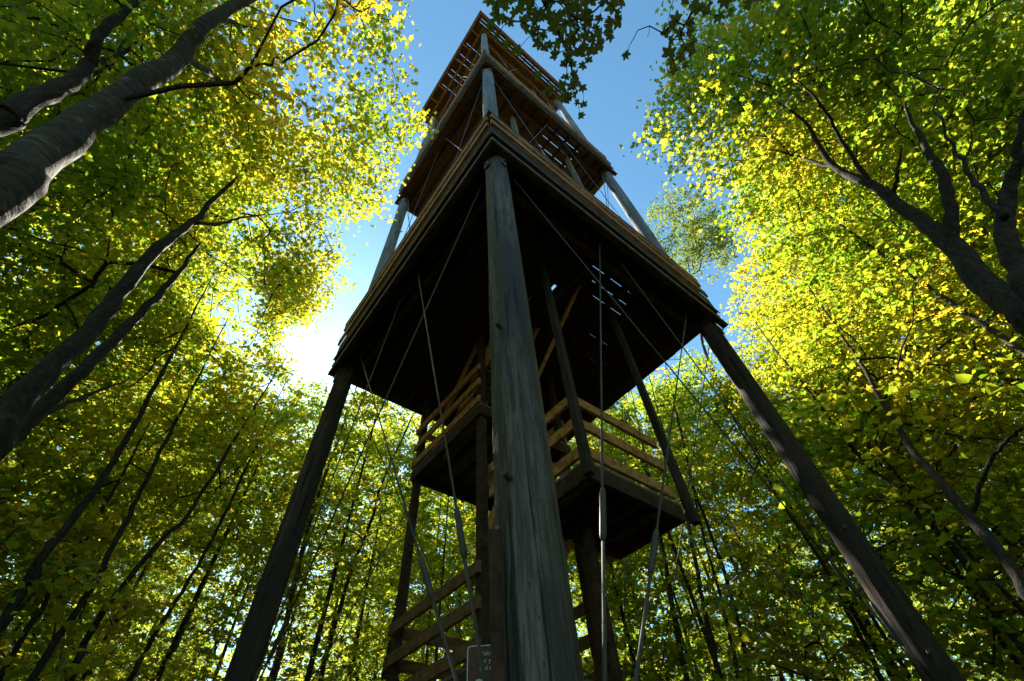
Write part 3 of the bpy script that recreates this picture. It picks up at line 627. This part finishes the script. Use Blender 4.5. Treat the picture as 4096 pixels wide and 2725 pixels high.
for (lab, pix, D, r0, bk) in SLIM:
    r0 *= .80
    P = [at(x, y, D+.02*i) for i, (x, y) in enumerate(pix)]
    k = len(P); top = P[-1]; up = (P[-1]-P[-2])/np.linalg.norm(P[-1]-P[-2])
    P += [top+up*1.6, top+up*3.0]
    x, y = pix[-1]; S = np.linalg.norm(top-np.array([0, 0, CAM_Z]))
    rads = list(np.linspace(r0*1.05, r0*.55, k+2))+[r0*.3, .012]
    lx, ly = pix[-2]
    hero('slender_tree', lab, 'tree', [([np.array([P[0][0], P[0][1], -.05]), np.array([P[0][0], P[0][1], P[0][2]*.5])]+P, rads)],
         [(x, y-40, S+1.2, 1.5), (x+30, y-150, S+2, 1.5), (lx-30, ly-60, S+1.5, 1.1)], bark=bk, leaf=random.choice(['leaf', 'leaf_yellow']), dens=16, push=0, size=.09)
# near leaves that can be told apart one by one
def maple_mesh(name, mat):
    ang = [0, 12, 25, 38, 50, 64, 84, 100, 113, 130, 158]; rr = [.62, .47, .33, .46, .60, .47, .33, .45, .47, .34, .26]
    pr = [(a, r) for a, r in zip(ang, rr)]; full = pr+[(180, .12)]+[(360-a, r) for a, r in pr[:0:-1]]
    v = [(0, 0, 0)]+[(r*math.sin(math.radians(a)), r*math.cos(math.radians(a)), .05*math.sin(a*.09)-.10*r*r) for a, r in full]
    n = len(full); f = [(0, 1+(i+1) % n, 1+i) for i in range(n)]
    v += [(-.008, -.12, 0), (.008, -.12, 0), (.0, -.55, -.10)]; f += [(n+1, n+2, n+3)]
    me = bpy.data.meshes.new(name); me.from_pydata(v, [], f); me.materials.append(mat); return me
LM = {k: maple_mesh('maple_leaf_'+k, M[k]) for k in ('leaf_dark', 'leaf_gold', 'leaf')}
def place_leaves(parent, fin, pts, kind, size, tilt=.45):
    for P in pts:
        o = link('leaf', LM[kind]); nrm = Vector((random.gauss(0, tilt), random.gauss(0, tilt), 1)).normalized()
        q = Vector((0, 0, 1)).rotation_difference(nrm).to_matrix().to_4x4() @ Matrix.Rotation(random.uniform(0, 6.28), 4, 'Z')
        s = size*random.uniform(.7, 1.2)
        o.matrix_basis = Matrix.Translation(Vector(P)) @ q @ Matrix.Scale(s, 4); fin(o)
def scatter(poly, n, s0, s1, gap):
    out = []; xs, ys = [a for a, _ in poly], [b for _, b in poly]; tries = 0
    while len(out) < n and tries < 6000:
        tries += 1; q = np.array([[random.uniform(min(xs), max(xs)), random.uniform(min(ys), max(ys))]])
        if inside(poly, q)[0] and all(abs(q[0][0]-a)+abs(q[0][1]-b) > gap for a, b, _ in out): out.append((q[0][0], q[0][1], random.uniform(s0, s1)))
    return [ats(*o) for o in out]
# golden leaves of the birch
gold = scatter([(735, -40), (930, -40), (915, 10), (870, 40), (800, 50), (745, 30)], 42, 4.4, 5.4, 15)+scatter([(545, 95), (650, 120), (705, 240), (640, 300), (560, 230), (515, 150)], 34, 4.4, 5.2, 22)+[ats(907, 47, 4.6)]
mb = MB(); connect(n1, np.array(gold), mb, .0022, 4, .02); fin1(mb.build('twig', M['bark'], None))['kind'] = 'stuff'
place_leaves(T1, fin1, gold, 'leaf_gold', .085, .40)
# maple behind the photographer whose bough hangs in at the top
tb = np.array([-1.35, -1.75, -.05])
boughs = [([tb, tb+np.array([.02, .05, 2.0]), tb+np.array([.1, .1, 4.0]), tb+np.array([.2, .2, 6.5]), tb+np.array([.1, .3, 9])], [.16, .15, .13, .10, .03])]
root = empty('overhanging_maple', 'maple bough of dark separate leaves hanging in at the top over the tower tip', 'tree', (tb[0], tb[1], 0))
inv = Matrix.Translation(-root.location)
def fin(o): o.parent = root; o.matrix_parent_inverse = inv; return o
nodes = []
limbs = [boughs[0], ([tb+np.array([.1, .1, 3.6]), np.array([-.75, -1.0, 4.6]), np.array([-.25, -.45, 5.0]), ats(1270, 40, 3.6), ats(1310, 130, 3.7), ats(1320, 200, 3.8)], [.06, .045, .03, .014, .008, .004]),
         ([tb+np.array([.1, .1, 3.9]), np.array([-.3, -1.2, 4.6]), np.array([.3, -.9, 4.8]), ats(1600, -40, 3.6), ats(1570, 70, 3.6)], [.05, .04, .025, .012, .005])]
for i, (pts, rads) in enumerate(limbs):
    pp, r = smooth_path(pts, rads, 22); mb = MB(); mb.tube(pp, r, 10, True, .08); fin(mb.build('trunk' if i == 0 else 'limb', M['bark'], None, True)); nodes += list(pp[6:])
near = scatter([(1115, -30), (1440, -30), (1425, 60), (1400, 105), (1345, 150), (1350, 215), (1335, 275), (1300, 250), (1285, 170), (1250, 110), (1190, 60), (1130, 40)], 108, 3.1, 4.0, 19)
near += [ats(1440, 125, 3.5), ats(1130, 70, 3.8), ats(1125, 55, 3.8), ats(1145, 82, 3.8), ats(1168, 100, 3.9), ats(1190, 120, 3.9), ats(1240, 175, 3.9), ats(1255, 215, 3.9), ats(1265, 205, 3.9)]
near += scatter([(1530, 50), (1600, 40), (1600, 110), (1585, 150), (1550, 190), (1532, 150)], 15, 3.2, 3.8, 24)+scatter([(1550, -30), (1760, -30), (1740, 20), (1640, 40), (1590, 30)], 20, 3.2, 3.9, 20)
tw = [ats(1430, 42, 3.5), ats(1468, 70, 3.5), ats(1495, 60, 3.5), ats(1490, 85, 3.5), ats(1452, 100, 3.5)]
mb = MB(); connect(nodes, np.array(near+tw), mb, .0016, 4, .012); fin(mb.build('twig', M['bark'], None))['kind'] = 'stuff'
place_leaves(root, fin, near[:], 'leaf_dark', .080, .34)

# ------------------------------------------------------------------ the rest of the wood
def gen_tree(seed, H, cb, cr, n, leaf, lean, size, per=27, thin=.1):
    st = np.random.default_rng(seed)
    pts = [np.array([lean[0]*t*t*H+.15*math.sin(t*5+seed)*t, lean[1]*t*t*H+.15*math.cos(t*4+seed)*t, t*H-.05]) for t in np.linspace(0, 1, 9)]
    p, r = smooth_path(pts, [thin*(1-.85*t) for t in np.linspace(0, 1, 9)], 26)
    mb = MB(); mb.tube(p, r, 9, False, .08)
    T = []
    while len(T) < n:
        t = cb+(1-cb)*st.uniform()**.8; u = (t-cb)/(1-cb)
        rad = cr*(.45+.9*math.sin(math.pi*min(1, u*.85+.12)))*math.sqrt(st.uniform())*(1 if st.uniform() < .8 else 1.3)
        a = st.uniform(0, 6.283); c = np.array([np.interp(t*H, p[:, 2], p[:, i]) for i in range(2)]+[t*H])
        q = c+np.array([rad*math.cos(a), rad*math.sin(a), -.05*rad+st.normal(0, .3)])
        if (math.sin(q[0]*1.9+seed)+math.sin(q[1]*2.1+seed*2)+math.sin(q[2]*1.7)) > -.7: T.append(q)
    T = np.array(T); bm_ = MB(); connect(list(p[int(26*cb*.6):]), T, bm_, .0055, 3, .04)
    tm = mb.mesh('forest_trunk', M['birch'] if seed % 4 == 3 else M['bark'], True); bmesh_ = bm_.mesh('forest_branch', M['bark'])
    cm = leaves_mesh('forest_crown', cluster_leaves(T, per, .36), size, M[leaf])
    return tm, bmesh_, cm, T, H
VAR = [gen_tree(11, 17, .22, 1.9, 330, 'leaf', (.01, .0), .125, thin=.11), gen_tree(12, 19, .30, 2.1, 340, 'leaf_yellow', (-.008, .005), .125, thin=.13),
       gen_tree(13, 15, .18, 1.8, 320, 'leaf', (.0, .012), .125, thin=.09), gen_tree(14, 18, .35, 2.0, 320, 'leaf_yellow', (.006, -.006), .12, thin=.12),
       gen_tree(15, 16, .25, 2.2, 340, 'leaf', (-.01, -.008), .13, thin=.10), gen_tree(16, 20, .32, 2.2, 340, 'leaf_yellow', (.0, .0), .13, thin=.14)]
TALL = [gen_tree(31, 20, .55, 1.7, 210, 'leaf', (.004, .006), .12, per=28, thin=.10), gen_tree(35, 18, .60, 1.6, 190, 'leaf_yellow', (-.008, -.004), .12, per=28, thin=.085)]
SAP = [gen_tree(21, 6.0, .25, 1.3, 120, 'leaf_yellow', (.03, .0), .12, thin=.035), gen_tree(22, 7.5, .22, 1.5, 150, 'leaf', (-.02, .02), .12, thin=.045), gen_tree(24, 5.0, .2, 1.4, 110, 'leaf_yellow', (.0, .03), .12, thin=.03)]
def put(var, x, y, s, rz, name, label, group, cat='tree'):
    tm, bm_, cm, T, H = var
    r = empty(name, label, cat, (x, y, 0), group); r.rotation_euler.z = rz; r.scale = (s, s, s)
    link('trunk', tm, r); b = link('branch', bm_, r); b['kind'] = 'stuff'; c = link('crown', cm, r); c['kind'] = 'stuff'
    return r
def blocks(var, x, y, s, rz):
    T = var[3]*s; c, sn = math.cos(rz), math.sin(rz)
    P = np.stack([T[:, 0]*c-T[:, 1]*sn+x, T[:, 0]*sn+T[:, 1]*c+y, T[:, 2]], -1); q = np.nan_to_num(project(P), nan=-1e5)
    return inside(SKY, q).mean()+.5*shades(P).mean()
placed = []
def free(x, y, gap):
    if X0-2.2 < x < X1+2.2 and Y0-2.2 < y < Y1+2.2: return False
    return all((x-a)**2+(y-b)**2 > gap*gap for a, b in placed)
def wood_ring(n, d0, d1, vs_, gap, name, label, group, smin=.6, smax=1.15, cat='tree', az0=-62, az1=138):
    k = 0; tries = 0
    while k < n and tries < n*40:
        tries += 1; az = math.radians(RNG.uniform(az0, az1)); D = d0+(d1-d0)*RNG.uniform()**.8
        x, y = D*math.sin(az), D*math.cos(az)
        if not free(x, y, gap): continue
        v = vs_[int(RNG.integers(len(vs_)))]; rz = RNG.uniform(0, 6.28); s = RNG.uniform(smin, smax); ok = False
        if D < 20 and -12 < math.degrees(az) < 30 and 'young' not in name: s *= .80
        for _ in range(5):
            if blocks(v, x, y, s, rz) < .012: ok = True; break
            s *= .86
        if not ok or s < smin*.5: continue
        placed.append((x, y)); put(v, x, y, s, rz, name, label, group, cat); k += 1
wood_ring(18, 8.5, 13, VAR, 1.5, 'forest_tree', 'slender forest maple standing in the first rows around the tower', 'slender maples close round the tower', .75, 1.0)
wood_ring(46, 7.5, 20, TALL, 1.3, 'tall_tree', 'bare-stemmed tall forest tree whose crown starts high up', 'bare-stemmed trees round the tower', .8, 1.1)
wood_ring(70, 12, 24, VAR, 1.6, 'forest_tree', 'slim forest tree half hidden in the wood behind the tower', 'slim trees in the wood behind the tower')
wood_ring(70, 24, 48, VAR, 2.0, 'forest_tree', 'far forest tree showing as a dark upright in the depth of the wood', 'far trees in the depth of the wood', .8, 1.3)
wood_ring(60, 7, 22, SAP, 1.2, 'young_maple', 'leafy young maple under the taller trees', 'young maples of the undergrowth', .7, 1.2)
wood_ring(14, 8, 17, VAR, 1.7, 'forest_tree', 'forest maple standing behind the photographer', 'maples behind the photographer', .8, 1.05, 'tree', 140, 296)
# the far wood closes the horizon
T = []
for i in range(8000):
    az = math.radians(RNG.uniform(-75, 285)); D = RNG.uniform(48, 62); T.append((D*math.sin(az), D*math.cos(az), RNG.uniform(.3, 21)))
T = np.array(T); fw = link('distant_wood', leaves_mesh('distant_wood', cluster_leaves(T, 14, 1.6, .7), .42, M['leaf'], .8)); tag(fw, 'far wall of mixed green foliage closing the forest', 'foliage', kind='stuff')
